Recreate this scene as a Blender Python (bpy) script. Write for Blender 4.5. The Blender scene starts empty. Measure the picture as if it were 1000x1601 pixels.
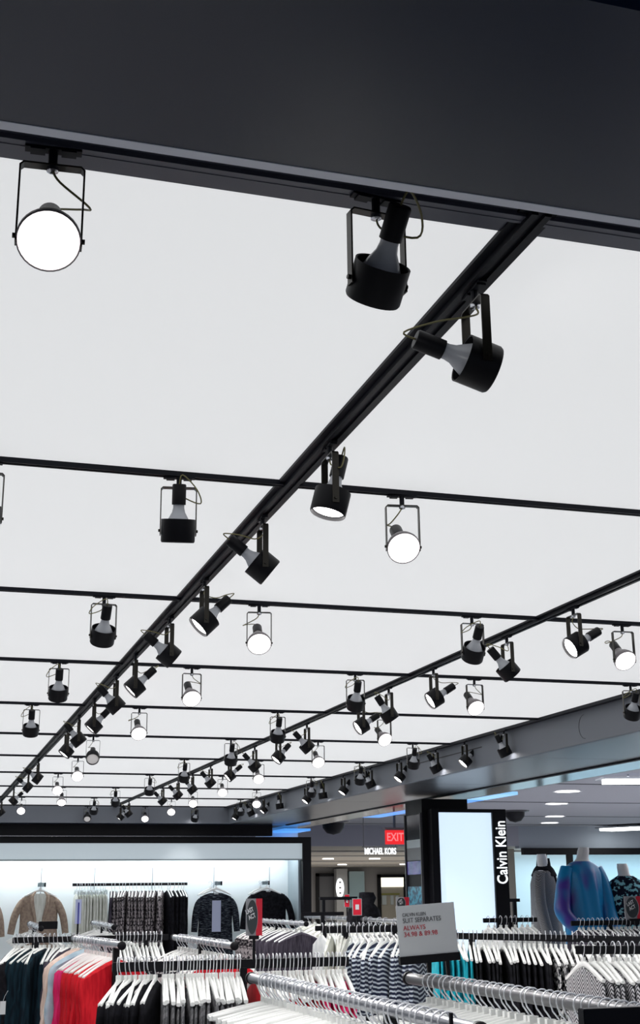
import bpy, bmesh, math, random
from mathutils import Vector, Matrix
random.seed(7)
sin, cos, pi, R = math.sin, math.cos, math.pi, math.radians
S = bpy.context.scene
COL = S.collection
EYE = 1.6
H = 1.087 + EYE                    # luminous ceiling height

# ------------------------------------------------------------------ camera
cam_d = bpy.data.cameras.new('camera'); cam = bpy.data.objects.new('camera', cam_d); COL.objects.link(cam)
yaw, pit, rol = 0.298154, 0.287918, -0.010161
fw = Vector((sin(yaw)*cos(pit), cos(yaw)*cos(pit), sin(pit))); r0 = Vector((cos(yaw), -sin(yaw), 0)); u0 = r0.cross(fw)
rt = cos(rol)*r0 + sin(rol)*u0; up = -sin(rol)*r0 + cos(rol)*u0
M = Matrix((rt, up, -fw)).transposed().to_4x4(); M.translation = Vector((0, 0, EYE)); cam.matrix_world = M
cam_d.sensor_fit = 'HORIZONTAL'; cam_d.sensor_width = 36; cam_d.lens = 36*1.99994; cam_d.clip_start = .02; cam_d.clip_end = 200
S.camera = cam
# ------------------------------------------------------------------ world, exposure
w = bpy.data.worlds.new('world'); S.world = w; w.use_nodes = True
w.node_tree.nodes['Background'].inputs[0].default_value = (.55, .62, .75, 1)
w.node_tree.nodes['Background'].inputs[1].default_value = .32
S.view_settings.view_transform = 'Standard'; S.view_settings.look = 'None'; S.view_settings.gamma = 1
S.view_settings.exposure = 0.0
S.view_settings.use_curve_mapping = False

# ------------------------------------------------------------------ materials
def mat(name, c, rough=.6, metal=0, spec=.5, em=None, es=0, coat=0, sheen=0, trans=0, alpha=1):
    m = bpy.data.materials.new(name); m.use_nodes = True; b = m.node_tree.nodes['Principled BSDF']
    b.inputs['Base Color'].default_value = (*c, 1); b.inputs['Roughness'].default_value = rough
    b.inputs['Metallic'].default_value = metal; b.inputs['Specular IOR Level'].default_value = spec
    b.inputs['Coat Weight'].default_value = coat; b.inputs['Sheen Weight'].default_value = sheen
    b.inputs['Transmission Weight'].default_value = trans; b.inputs['Alpha'].default_value = alpha
    if em: b.inputs['Emission Color'].default_value = (*em, 1); b.inputs['Emission Strength'].default_value = es
    return m
def nd(m, t, **k):
    n = m.node_tree.nodes.new(t)
    for a, v in k.items(): setattr(n, a, v)
    return n
def lk(m, a, b): m.node_tree.links.new(a, b)
def noisy(name, c1, c2, scale=40, rough=.8, lo=.4, hi=.6, stretch=(1, 1, 1), bump=0, sheen=0, detail=2):
    m = mat(name, c1, rough, sheen=sheen, spec=.15 if rough > .5 else .5); b = m.node_tree.nodes['Principled BSDF']
    tc = nd(m, 'ShaderNodeTexCoord'); mp = nd(m, 'ShaderNodeMapping'); mp.inputs['Scale'].default_value = stretch
    n = nd(m, 'ShaderNodeTexNoise'); n.inputs['Scale'].default_value = scale; n.inputs['Detail'].default_value = detail
    r = nd(m, 'ShaderNodeValToRGB'); e = r.color_ramp.elements
    e[0].position = lo; e[0].color = (*c1, 1); e[1].position = hi; e[1].color = (*c2, 1)
    lk(m, tc.outputs['Object'], mp.inputs[0]); lk(m, mp.outputs[0], n.inputs['Vector']); lk(m, n.outputs['Fac'], r.inputs[0]); lk(m, r.outputs[0], b.inputs['Base Color'])
    if bump:
        bu = nd(m, 'ShaderNodeBump'); bu.inputs['Strength'].default_value = bump; bu.inputs['Distance'].default_value = .002
        lk(m, n.outputs['Fac'], bu.inputs['Height']); lk(m, bu.outputs[0], b.inputs['Normal'])
    return m
def mth(m, op, a, b=None):
    n = nd(m, 'ShaderNodeMath', operation=op)
    for i, v in ((0, a), (1, b)):
        if v is None: continue
        if isinstance(v, (int, float)): n.inputs[i].default_value = v
        else: lk(m, v, n.inputs[i])
    return n.outputs[0]
def chevron(name, c1, c2, period, amp, xf, duty=.5, axis='X'):
    m = mat(name, c1, .85); b = m.node_tree.nodes['Principled BSDF']
    tc = nd(m, 'ShaderNodeTexCoord'); sp = nd(m, 'ShaderNodeSeparateXYZ'); lk(m, tc.outputs['Object'], sp.inputs[0])
    pp = mth(m, 'PINGPONG', mth(m, 'ADD', sp.outputs[axis], 10), xf)
    s = mth(m, 'ADD', mth(m, 'MULTIPLY', pp, amp), sp.outputs['Z'])
    f = mth(m, 'FRACT', mth(m, 'DIVIDE', mth(m, 'ADD', s, 10), period))
    g = mth(m, 'GREATER_THAN', f, duty)
    mx = nd(m, 'ShaderNodeMix', data_type='RGBA'); mx.inputs[6].default_value = (*c1, 1); mx.inputs[7].default_value = (*c2, 1)
    lk(m, g, mx.inputs[0]); lk(m, mx.outputs[2], b.inputs['Base Color']); return m
BLK = mat('black_powder_coat', (.003, .003, .005), .45, spec=.22)
BLKM = mat('black_track_metal', (.004, .005, .010), .5, spec=.18)
FRB = mat('frame_black', (.075, .08, .11), .4)
BRONZE = mat('worn_black_strap', (.03, .027, .022), .3, metal=.6)
GLASS = mat('frosted_bulb_body', (.50, .52, .56), .25, spec=.6)
LENS = mat('lit_lens', (1, 1, 1), .4, em=(1, .97, .95), es=14)
def radial(m, r0, r1, hi, lo):
    b = m.node_tree.nodes['Principled BSDF']; tc = nd(m, 'ShaderNodeTexCoord'); sp = nd(m, 'ShaderNodeSeparateXYZ'); lk(m, tc.outputs['Object'], sp.inputs[0])
    rr = mth(m, 'SQRT', mth(m, 'ADD', mth(m, 'MULTIPLY', sp.outputs[0], sp.outputs[0]), mth(m, 'MULTIPLY', sp.outputs[1], sp.outputs[1])))
    mr = nd(m, 'ShaderNodeMapRange'); lk(m, rr, mr.inputs[0])
    for i, v in enumerate((r0, r1, hi, lo)): mr.inputs[i+1].default_value = v
    lk(m, mr.outputs[0], b.inputs['Emission Strength'])
radial(LENS, .030, .045, 14, .55)
LENSD = mat('dim_lens', (.5, .5, .52), .3, em=(1, .95, .9), es=.25)
CANIN = mat('can_lining', (.05, .045, .05), .4, metal=.5)
CORD = mat('olive_cord', (.20, .18, .07), .5)
STEEL = mat('brushed_steel', (.55, .56, .6), .25, metal=1)
CHR = mat('chrome_wire', (.80, .82, .86), .25, metal=.55)
CHRD = mat('satin_chrome_rail', (.34, .35, .38), .28, metal=.9)
PLAS = mat('white_hanger_plastic', (.86, .87, .85), .4)
CEIL = mat('luminous_membrane', (.35, .35, .35), .7, spec=.2, em=(.97, .985, 1.0), es=.67)
SOFF = mat('dark_gloss_soffit', (.006, .013, .036), .28, spec=.35)
SOFG = mat('grey_gloss_soffit', (.055, .055, .062), .3, spec=.4)
UPST = mat('grey_upstand', (.17, .185, .215), .6)
MIRR = mat('mirror_strip', (.12, .125, .14), .14, metal=1)
FLOORM = noisy('pale_tile', (.42, .43, .45), (.5, .5, .51), 3, .3)
WALLW = mat('white_wall', (.82, .88, .9), .7)
COVE = mat('cove_lamp', (1, 1, 1), .5, em=(.93, .98, 1), es=14)
HDR = mat('header_lightbox', (.5, .55, .58), .5, em=(.72, .85, .92), es=.36)
STOREC = mat('store_ceiling', (.42, .42, .46), .8)
SLOT = mat('dark_slot', (.02, .02, .025), .6)
DOWN = mat('downlight_glow', (1, 1, 1), .5, em=(1, .98, .95), es=5)
TUBE = mat('linear_fixture', (1, 1, 1), .5, em=(.96, 1, .97), es=5)
BEIGEC = mat('beige_ceiling', (.42, .38, .33), .7, em=(.42, .38, .33), es=0)
GREYW = mat('taupe_wall', (.30, .29, .29), .8)
BLUEG = mat('pale_blue_glass', (.38, .52, .56), .15, spec=.8)
SCR = mat('lightbox_screen', (.6, .7, .8), .3, em=(.66, .82, 1.0), es=.95)
WGL = mat('white_glow', (1, 1, 1), .5, em=(.9, .96, 1), es=1.3)
CREAMG = mat('cream_glow', (1, 1, .9), .5, em=(1, .95, .78), es=1.1)
REDG = mat('exit_red', (.5, .01, .01), .5, em=(1, .015, .02), es=.75)
REDW = mat('exit_letter', (.9, .2, .2), .5, em=(1, .25, .25), es=.7)
BLUEL = mat('blue_reflection_glow', (.1, .3, .8), .4, em=(.08, .33, .85), es=.9)  # glow standing in for blue reflected by the fascia
BLUEL2 = mat('pale_blue_reflection_glow', (.3, .6, .9), .4, em=(.3, .62, .95), es=.9)
VIO = noisy('violet_screen', (.02, .03, .25), (.10, .06, .38), 4, .2)
TEAL = noisy('teal_poster', (.01, .05, .10), (.05, .28, .40), 22, .3, .45, .55)
RED = mat('sign_red', (.62, .012, .035), .45)
CARD = mat('white_card', (.60, .62, .64), .6)
CARDG = mat('grey_card', (.33, .33, .35), .5)
INKG = mat('grey_ink', (.10, .10, .11), .6)
INKR = mat('red_ink', (.55, .05, .07), .6)
WHT = mat('white_paint', (.85, .86, .88), .5)
MANW = mat('mannequin_white', (.74, .74, .74), .35)
F_RED = noisy('red_crepe', (.42, .004, .012), (.60, .012, .022), 14, .75, stretch=(3, 3, .6))
F_PINK = noisy('hot_pink', (.62, .01, .10), (.72, .03, .16), 14, .75, stretch=(3, 3, .6))
F_BEI = noisy('pale_peach', (.55, .42, .36), (.66, .52, .45), 14, .8, stretch=(3, 3, .6))
F_SKY = noisy('pale_blue_cloth', (.30, .42, .50), (.42, .53, .60), 14, .8)
F_BLK = noisy('black_knit', (.004, .004, .006), (.010, .010, .014), 30, .9)
F_NAVY = noisy('dark_teal_denim', (.003, .007, .013), (.006, .022, .034), 10, .85, stretch=(4, 4, .5))
F_CHAR = noisy('charcoal_plum', (.035, .03, .045), (.07, .06, .08), 20, .85, stretch=(4, 4, .5))
F_GREY = noisy('heather_grey', (.13, .13, .14), (.27, .27, .28), 60, .9)
F_CRM = noisy('cream_cloth', (.60, .61, .55), (.72, .73, .68), 12, .85, stretch=(3, 3, .5))
F_WHT = noisy('white_cloth', (.68, .70, .70), (.80, .81, .80), 12, .85)
F_TUR = noisy('turquoise_cloth', (.01, .33, .42), (.03, .48, .58), 12, .8)
F_TWD = noisy('brown_tweed', (.015, .013, .017), (.36, .32, .33), 42, .95, .44, .56)
F_DOT = noisy('black_white_print', (.01, .01, .015), (.6, .6, .6), 45, .9, .5, .53)
F_FLOR = noisy('teal_black_print', (.003, .006, .02), (.22, .52, .60), 26, .8, .53, .57, stretch=(1, 1, 1.3))
F_TAN = noisy('tan_linen', (.27, .20, .16), (.35, .27, .21), 30, .9)
F_KNIT = noisy('navy_space_dye', (.005, .006, .012), (.10, .12, .14), 30, .9, .5, .68, stretch=(.6, .6, 5))
F_STR = chevron('navy_white_stripes', (.006, .012, .04), (.50, .56, .62), .024, .22, .10, .58, 'X')
F_STRG = chevron('grey_fine_stripes', (.03, .03, .04), (.5, .5, .52), .018, .9, .05, .5, 'X')
F_HERR = chevron('herringbone', (.07, .07, .075), (.27, .27, .28), .012, 1.0, .010, .5, 'X')
F_BLUE = noisy('blue_satin_painted_sheen', (.0, .22, .50), (.06, .03, .30), 2.6, .38, .53, .66, stretch=(1.6, 1.6, .8))  # violet patches paint the satin's sheen into its colour

# ------------------------------------------------------------------ mesh helpers
class MB:
    def __init__(s): s.v = []; s.f = []; s.m = []; s.mi = 0
    def vf(s, vs, fs):
        o = len(s.v); s.v += [tuple(v) for v in vs]; s.f += [tuple(i+o for i in f) for f in fs]; s.m += [s.mi]*len(fs); return s
    def box(s, x0, y0, z0, x1, y1, z1, mx=None):
        vs = [(x, y, z) for x in (x0, x1) for y in (y0, y1) for z in (z0, z1)]
        if mx: vs = [mx @ Vector(v) for v in vs]
        return s.vf(vs, [(0, 1, 3, 2), (4, 6, 7, 5), (0, 4, 5, 1), (2, 3, 7, 6), (0, 2, 6, 4), (1, 5, 7, 3)])
    def rings(s, rings, cap=True, closed=False):
        n = len(rings[0]); vs = [v for r in rings for v in r]; fs = []
        k = len(rings)
        for i in range(k if closed else k-1):
            a, b = i*n, ((i+1) % k)*n
            for j in range(n):
                j2 = (j+1) % n; fs.append((a+j, a+j2, b+j2, b+j))
        if cap and not closed: fs.append(tuple(range(n-1, -1, -1))); fs.append(tuple(range((k-1)*n, k*n)))
        return s.vf(vs, fs)
    def lathe(s, prof, n=24, mx=None, cap=False):   # prof (r,z) about z
        rs = []
        for r, z in prof:
            ring = [Vector((r*cos(2*pi*j/n), r*sin(2*pi*j/n), z)) for j in range(n)]
            rs.append([mx @ v for v in ring] if mx else ring)
        return s.rings(rs, cap)
    def tube(s, pts, r, n=8, cap=True):
        pts = [Vector(p) for p in pts]; rs = []; pu = None
        for i, p in enumerate(pts):
            t = (pts[min(i+1, len(pts)-1)]-pts[max(i-1, 0)]).normalized()
            if pu is None:
                a = Vector((0, 0, 1)) if abs(t.z) < .9 else Vector((0, 1, 0)); pu = t.cross(a).normalized()
            pu = (pu - t*pu.dot(t)).normalized(); q = t.cross(pu)
            rr = r[i] if isinstance(r, (list, tuple)) else r
            rs.append([p+pu*rr*cos(2*pi*j/n)+q*rr*sin(2*pi*j/n) for j in range(n)])
        return s.rings(rs, cap)
    def mesh(s, name, mats, smooth=False, bev=0):
        me = bpy.data.meshes.new(name); me.from_pydata(s.v, [], s.f)
        for m in (mats if isinstance(mats, (list, tuple)) else [mats]): me.materials.append(m)
        me.polygons.foreach_set('material_index', s.m)
        bm = bmesh.new(); bm.from_mesh(me); bmesh.ops.recalc_face_normals(bm, faces=bm.faces)
        if bev: bmesh.ops.bevel(bm, geom=[e for e in bm.edges if e.calc_face_angle(0) > .6], offset=bev, segments=2, affect='EDGES', clamp_overlap=True)
        bm.to_mesh(me); bm.free()
        if smooth:
            me.polygons.foreach_set('use_smooth', [True]*len(me.polygons))
            try: me.set_sharp_from_angle(angle=R(42))
            except Exception: pass
        return me
    def obj(s, name, mats, parent=None, smooth=False, bev=0):
        return link(name, s.mesh(name, mats, smooth, bev), parent)
def link(name, me, parent=None, loc=None):
    o = bpy.data.objects.new(name, me); COL.objects.link(o); o.parent = parent
    if loc: o.location = loc
    return o
def tag(o, label, cat, group=None, kind=None):
    o['label'] = label; o['category'] = cat
    if group: o['group'] = group
    if kind: o['kind'] = kind
    return o
def thing(name, label, cat, loc=(0, 0, 0), rz=0, group=None):
    o = bpy.data.objects.new(name, None); COL.objects.link(o); o.empty_display_size = .05
    o.location = loc; o.rotation_euler = (0, 0, rz); return tag(o, label, cat, group)
def dup(root, loc, rot, label=None, group=None):
    r = root.copy(); COL.objects.link(r); r.location = loc; r.rotation_euler = rot if isinstance(rot, tuple) else (0, 0, rot)
    if label: r['label'] = label
    if group: r['group'] = group
    elif 'group' in r: del r['group']
    for ch in kids[root.name]:
        c = ch.copy(); COL.objects.link(c); c.parent = r
        for g in kids.get(ch.name, []):
            d = g.copy(); COL.objects.link(d); d.parent = c
    return r
kids = {}
def proto(root, *parts): kids[root.name] = list(parts); return root
def struct(name, mb, m, smooth=False, bev=0):
    o = mb.obj(name, m, None, smooth, bev); o['kind'] = 'structure'; return o
def text_mesh(txt, size, mat_, name, parent, mx, extr=.002, sx=1.0, align='CENTER', off=0.0):
    cu = bpy.data.curves.new(name, 'FONT'); cu.body = txt; cu.size = size; cu.extrude = extr; cu.align_x = align; cu.align_y = 'CENTER'; cu.offset = off
    t = bpy.data.objects.new(name+'_t', cu); COL.objects.link(t)
    dg = bpy.context.evaluated_depsgraph_get(); me = bpy.data.meshes.new_from_object(t.evaluated_get(dg))
    bpy.data.objects.remove(t); me.transform(mx @ Matrix.Diagonal((sx, 1, 1, 1))); me.materials.clear(); me.materials.append(mat_)
    return link(name, me, parent)
FACE = Matrix.Rotation(R(90), 4, 'X')     # text standing up, read from -Y
ZZ = EYE
# ================================================================== STRUCTURE
struct('floor', MB().box(-6, -3, -.1, 30, 52, 0), FLOORM)
GX0, GX1, GY0, GY1 = -2.2, 3.936, 1.375, 17.1
ZS = EYE+.87
struct('ceiling', MB().box(GX0, 1.70, H, GX1, GY1, H+.05), CEIL)
# recess sides
struct('trim_1', MB().box(GX1, GY0, ZS, GX1+.04, GY1, H+.05), UPST)                      # right upstand
struct('trim_2', MB().box(GX0, GY1, ZS, GX1+.04, GY1+.04, H+.05), UPST)                  # far upstand
struct('trim_3', MB().box(GX0, GY0, ZS+.012, GX1, GY0+.005, H+.05).box(GX0, GY0, H, GX1, 1.70, H+.05), BLKM)  # near upstand (hidden face)
struct('trim_4', MB().box(GX0-.04, GY0, ZS, GX0, GY1, H+.05), UPST)
struct('trim_5', MB().box(GX0, GY0-.017, ZS-.001, GX1, GY0, ZS+.012), mat('lip_metal', (.74, .76, .84), .45))
# soffits
struct('ceiling_near', MB().box(-4, .975, ZS, 5.2, GY0-.017, ZS+.06), SOFF)
struct('ceiling_front', MB().box(-6, -3, H+.3, 8, .975, H+.35), mat('black_open_ceiling', (.004, .006, .014), .7))
s_ = MB()
for k in range(7): s_.box(GX1+.04, 1.38+k*2.26, ZS, 4.78, 1.38+(k+1)*2.26-.006, ZS+.05)
struct('ceiling_right', s_, SOFG)
struct('trim_6', MB().box(4.78, .975, ZS-.012, 4.82, 17.3, ZS+.05), BLKM)
struct('trim_7', MB().box(4.82, .975, ZS-.004, 5.2, 24, ZS+.05), MIRR)
struct('trim_8', MB().box(5.2, .975, ZS-.004, 5.24, 26, H+.4), SOFG)
struct('ceiling_far', MB().box(-3, GY1+.04, ZS, 4.82, 17.5, ZS+.05), SOFF)
struct('wall_far', MB().box(-3, 17.40, EYE+.725, 4.62, 17.5, ZS), BLK)
struct('wall_left', MB().box(-3.1, -3, 0, -3.0, 20, 3.2), mat('left_wall', (.45, .47, .5), .8))
struct('ceiling_left', MB().box(-3.1, .975, ZS, GX0-.04, 17.5, ZS+.05), SOFF)
# access panel ring on the upstand, thin grooves
c_ = MB(); 
for a in range(24):
    a0, a1 = 2*pi*a/24, 2*pi*(a+1)/24
c_.tube([(GX1-.001, 7.22+.075*cos(2*pi*a/20), EYE+.97+.075*sin(2*pi*a/20)) for a in range(-5, 6)], .0015, 4)
c_.box(GX1-.002, 8.8, EYE+1.005, GX1, 10.4, EYE+1.012)
struct('trim_9', c_, SLOT)
# beams of the grid
YS = [1.745, 3.248, 4.748, 6.247, 7.747, 9.27, 10.79, 12.33, 13.96, 15.5, 17.0]
def beam(n, X, w_, y0, y1, hh=.019):
    mb = MB().box(X-w_/2, y0, H-.007, X+w_/2, y1, H)
    mb.box(X-.018, y0, H-hh, X-.006, y1, H-.007).box(X+.006, y0, H-hh, X+.018, y1, H-.007).box(X-.006, y0, H-hh+.006, X+.006, y1, H-.007)
    struct('trim_%d' % n, mb, BLKM)
struct('trim_10', MB().box(GX0, 1.70, H-.003, GX1, 1.792, H), FRB)
beam(11, .912, .068, 1.70, GY1)
beam(12, 2.42, .06, 1.70, GY1)
beam(13, -.62, .066, 1.70, GY1)
struct('trim_14', MB().box(GX1-.03, 1.70, H-.012, GX1, GY1, H), BLKM)
ORD = ['front frame', 'first', 'second', 'third', 'fourth', 'fifth', 'sixth', 'seventh', 'eighth', 'ninth', 'tenth']
for k, Y in enumerate(YS):
    wd = .024; z1 = H-.003 if k == 0 else H; th_ = .009 if k == 0 else .014; Y = Y-.012 if k == 0 else Y
    mb = MB().box(GX0+.01, Y-wd/2, z1-th_, GX1-.035, Y-wd/2+.008, z1).box(GX0+.01, Y+wd/2-.008, z1-th_, GX1-.035, Y+wd/2, z1).box(GX0+.01, Y-wd/2+.008, z1-.008, GX1-.035, Y+wd/2-.008, z1)
    lb = 'black lighting track fixed along the near edge frame of the bright ceiling' if k == 0 else 'thin black cross track under the bright ceiling, %s one from the front frame' % ORD[k]
    tag(mb.obj('lighting_track', FRB if k == 0 else BLKM), lb, 'light track')
tag(MB().box(3.875, 5.2, H-.018, 3.899, GY1-.01, H).obj('lighting_track', BLKM), 'black lighting track running lengthwise beside the grey upstand on the right', 'light track')

# ================================================================== SPOTLIGHTS
def bend(pts, n=5):
    out = []
    P = [Vector(p) for p in pts]; P = [P[0]]+P+[P[-1]]
    for i in range(1, len(P)-2):
        for j in range(n):
            t = j/n; a, b, c, d = P[i-1:i+3]
            out.append(.5*((2*b)+(-a+c)*t+(2*a-5*b+4*c-d)*t*t+(-a+3*b-3*c+d)*t**3))
    out.append(P[-2]); return out
PZ = -.150
ad = MB().box(-.042, -.008, -.004, .042, .008, 0).box(-.034, -.009, -.007, -.012, .009, -.002).box(.012, -.009, -.007, .034, .009, -.002)
ad.lathe([(.007, -.034), (.007, -.003)], 10, cap=True)
nut = MB().lathe([(.004, -.040), (.009, -.038), (.009, -.031), (.005, -.030)], 12, cap=True)
yk = MB(); w2 = .0485
path = [(-w2, PZ-.012), (-w2, -.035), (-w2+.006, -.029), (w2-.006, -.029), (w2, -.035), (w2, PZ-.012)]
inn = [(-w2+.0028, PZ-.012), (-w2+.0028, -.036), (-w2+.007, -.0318), (w2-.007, -.0318), (w2-.0028, -.036), (w2-.0028, PZ-.012)]
ykr = [[(a[0], -.0085, a[1]), (a[0], .0085, a[1]), (b[0], .0085, b[1]), (b[0], -.0085, b[1])] for a, b in zip(path, inn)]
yk.rings(ykr)
for sx in (-1, 1): yk.lathe([(.004, 0), (.004, .004)], 10, Matrix.Translation((sx*w2, 0, PZ)) @ Matrix.Rotation(R(90*sx), 4, 'Y'), cap=True)
can = MB(); can.lathe([(.0445, .030), (.0452, .031), (.0452, -.027), (.043, -.031), (.0425, -.031), (.0425, .030), (.0445, .030)], 32)
bulb = MB(); bulb.lathe([(.0405, -.020), (.0410, -.012), (.0395, .000), (.033, .020), (.025, .036), (.0175, .050), (.0150, .062), (.0150, .078)], 28)
lens = MB(); lens.lathe([(.0005, -.0275), (.016, -.0265), (.030, -.0245), (.038, -.0215), (.0406, -.019)], 28, cap=False)
sock = MB(); sock.lathe([(.010, .070), (.0185, .070), (.0185, .122), (.017, .125), (.004, .1255)], 24, cap=True)
m_ad, m_nut, m_yk, m_can = ad.mesh('adapter', BLKM), nut.mesh('swivel_nut', STEEL, True), yk.mesh('yoke', BRONZE), can.mesh('can', BLK, True)
m_bu, m_le, m_so = bulb.mesh('bulb', GLASS, True), lens.mesh('lens', LENS, True), sock.mesh('socket', BLK, True)
m_leD = m_le.copy(); m_leD.materials[0] = LENSD
GRB = mat('grey_lamp_back', (.20, .18, .19), .35, spec=.6)
par = MB(); par.lathe([(.0455, -.010), (.0460, -.004), (.0440, .010), (.036, .028), (.026, .043), (.0200, .056), (.0180, .066), (.0150, .078)], 32)
plens = MB(); plens.lathe([(.0005, -.0250), (.016, -.0235), (.030, -.0195), (.040, -.0145), (.0450, -.009)], 32)
rim = MB(); rim.lathe([(.0455, -.012), (.0475, -.010), (.0475, -.002), (.0455, .0)], 32)
m_par, m_pl, m_rim = par.mesh('bulb', GRB, True), plens.mesh('lens', LENS, True), rim.mesh('holding_ring', GRB, True)
def beam_light(r, HM, power):
    l = bpy.data.lights.new('beam', 'SPOT'); l.energy = power; l.spot_size = R(70); l.spot_blend = .8; l.shadow_soft_size = .035; l.color = (1, .97, .95)
    o = bpy.data.objects.new('beam', l); COL.objects.link(o); o.parent = r; o.matrix_local = HM @ Matrix.Translation((0, 0, -.05))
def lamp_proto(tilt, side, lensmesh, bare=False, power=48):
    r = thing('track_spotlight', 'x', 'spotlight'); RX = Matrix.Rotation(tilt, 4, 'X'); HM = Matrix.Translation((0, 0, PZ)) @ RX
    a = link('track_adapter', m_ad, r); n = link('swivel_nut', m_nut, r); n['label'] = 'shiny steel swivel nut'
    y = link('yoke', m_yk, r)
    if bare: c = link('holding_ring', m_rim, r); b = link('bulb', m_par, r); l = link('lens', m_pl, b)
    else: c = link('can', m_can, r); b = link('bulb', m_bu, r); l = link('lens', lensmesh, b)
    s = link('socket', m_so, r); beam_light(r, HM, 0 if lensmesh is m_leD else power)
    for o in (c, b, s): o.matrix_local = HM
    end = HM @ Vector((0, 0, .124)); e2 = HM @ Vector((side*.008, 0, .150))
    mid = Vector((side*.058, 0, -.075)); mid.y = end.y*.35
    if abs(tilt) > R(50): mid = Vector((side*.03, end.y*.3, -.075))
    cd = MB().tube(bend([(0, 0, -.036), (side*.012, 0, -.055), tuple(mid), tuple((mid+e2)/2+Vector((side*.014, 0, 0))), tuple(e2), tuple(end)]), .0019, 6).obj('cord', CORD, r, True)
    kids[l.name] = []; kids[b.name] = [l]
    return proto(r, a, n, y, c, b, s, cd)
used = set()
def spot(X, Y, z, rz, tilt, lit, label, side=1):
    r = lamp_proto(tilt, side, m_le if lit != 'D' else m_leD, lit in ('L', 'N1') and abs(rz) < 1.2, 48 if Y < 13.5 else 9)
    r.location = (X, Y, z); r.rotation_euler = (0, 0, rz); r['label'] = label; r['group'] = 'spotlights hung from the lighting tracks'
    return r
TL = {0: [(.119, 'N1', 0, 50), (.632, 'A', 26, 44)],      # (x, kind, sideways turn seen from the viewer, tilt)
 1: [(.097, 'A', 4, 20), (.602, 'A', 2, 14), (1.241, 'L', 12, 58)],
 2: [(.605, 'A', 10, 36), (1.207, 'L', 5, 56), (2.105, 'A', 22, 42), (2.797, 'L', 28, 54)],
 3: [(.593, 'A', 2, 30), (1.244, 'L', 14, 55), (2.101, 'A', 12, 36), (2.768, 'L', 28, 55), (3.703, 'A', 22, 38)],
 4: [(.587, 'A', 2, 28), (1.225, 'L', 8, 55), (2.091, 'A', 10, 32), (2.795, 'L', 28, 60)],
 5: [(1.143, 'D', 0, 62), (2.147, 'A', 10, 30), (2.815, 'L', 14, 58), (3.573, 'A', 14, 30)],
 6: [(1.212, 'L', 4, 62), (2.098, 'A', 8, 32), (2.743, 'L', 8, 58), (3.656, 'A', 12, 30)],
 7: [(1.208, 'L', 4, 62), (2.067, 'A', 6, 30), (2.777, 'L', 4, 58), (3.669, 'A', 8, 30)],
 8: [(1.415, 'L', 0, 50), (1.98, 'A', 0, 28), (2.819, 'L', 2, 62), (3.528, 'L', 0, 60)],
 9: [(1.115, 'L', 0, 62), (1.948, 'A', 6, 30), (2.868, 'L', 0, 62), (3.717, 'A', 0, 30)],
 10: [(2.058, 'D', 0, 62), (2.803, 'L', 0, 60), (3.46, 'A', 20, 30)]}
POSN = {1: ['only'], 2: ['left', 'right'], 3: ['leftmost', 'middle', 'rightmost'], 4: ['leftmost', 'second from left', 'third from left', 'rightmost'],
        5: ['leftmost', 'second from left', 'middle', 'fourth from left', 'rightmost']}
for k, row in TL.items():
    for i, (X, ty, sw, tl) in enumerate(row):
        t = R(tl) if ty == 'A' else -R(tl-6)
        pn = POSN[len(row)][i]; sw = math.degrees(math.atan2(X, YS[k]))-sw
        if k == 0: lb = 'lit spotlight glaring at the viewer under the near ceiling edge, top left' if ty == 'N1' else 'nearest large black spotlight, grey bulb back showing, yellowish cord loop'
        else:
            st = {'A': 'black spotlight turned away', 'L': 'glowing spotlight facing us', 'D': 'unlit grey-faced spotlight facing us'}[ty]
            lb = '%s, %s on the %s cross track' % (st, pn, ORD[k])
        z = H-.012 if k == 0 else H-.014
        spot(X, YS[k]-(.012 if k == 0 else 0), z, R(-sw), t, ty, lb, -1 if (k+i) % 2 and k else (1 if k == 0 else -1 if i % 2 == 0 else 1))
LL = {'left lengthwise beam': (.912, [(1.98, 73), (2.88, -14), (3.55, 52), (4.38, -45), (5.06, 52), (5.93, -46), (6.55, 44), (7.41, -42), (8.15, 40), (8.84, -38), (11.02, 55), (11.99, 50), (13.84, -45), (15.83, 40)]),
 'middle lengthwise beam': (2.42, [(4.47, -60), (5.09, 42), (5.96, -58), (6.62, 34), (7.10, -58), (8.22, 44), (8.95, -42), (9.64, 44), (10.48, -50), (11.23, 42), (12.02, 40), (12.74, 45), (13.59, 45), (15.89, 40), (16.57, -40)]),
 'right edge track': (3.887, [(8.27, 26), (8.97, -45), (9.55, 34), (10.38, -40), (11.13, 26), (11.93, -36), (12.6, 8), (13.19, -40), (14.26, 8), (14.98, -42), (15.6, 28), (16.44, -30)])}
NTH = ['first', 'second', 'third', 'fourth', 'fifth', 'sixth', 'seventh', 'eighth', 'ninth', 'tenth', 'eleventh', 'twelfth', 'thirteenth', 'fourteenth', 'fifteenth']
for nm, (X, row) in LL.items():
    for i, (Y, t) in enumerate(row):
        d = 'aimed right' if t > 20 else 'aimed left' if t < -20 else 'aimed straight down'
        if X > 3.5: t = min(t, 30)
        spot(X if X < 3.5 else 3.872, Y, H-.019 if X < 3.5 else H-.018, R(90+random.uniform(-4, 4)), R(-t), 'L', 'black spotlight %s, %s from the front on the %s' % (d, NTH[i], nm), random.choice((-1, 1)))

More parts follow.
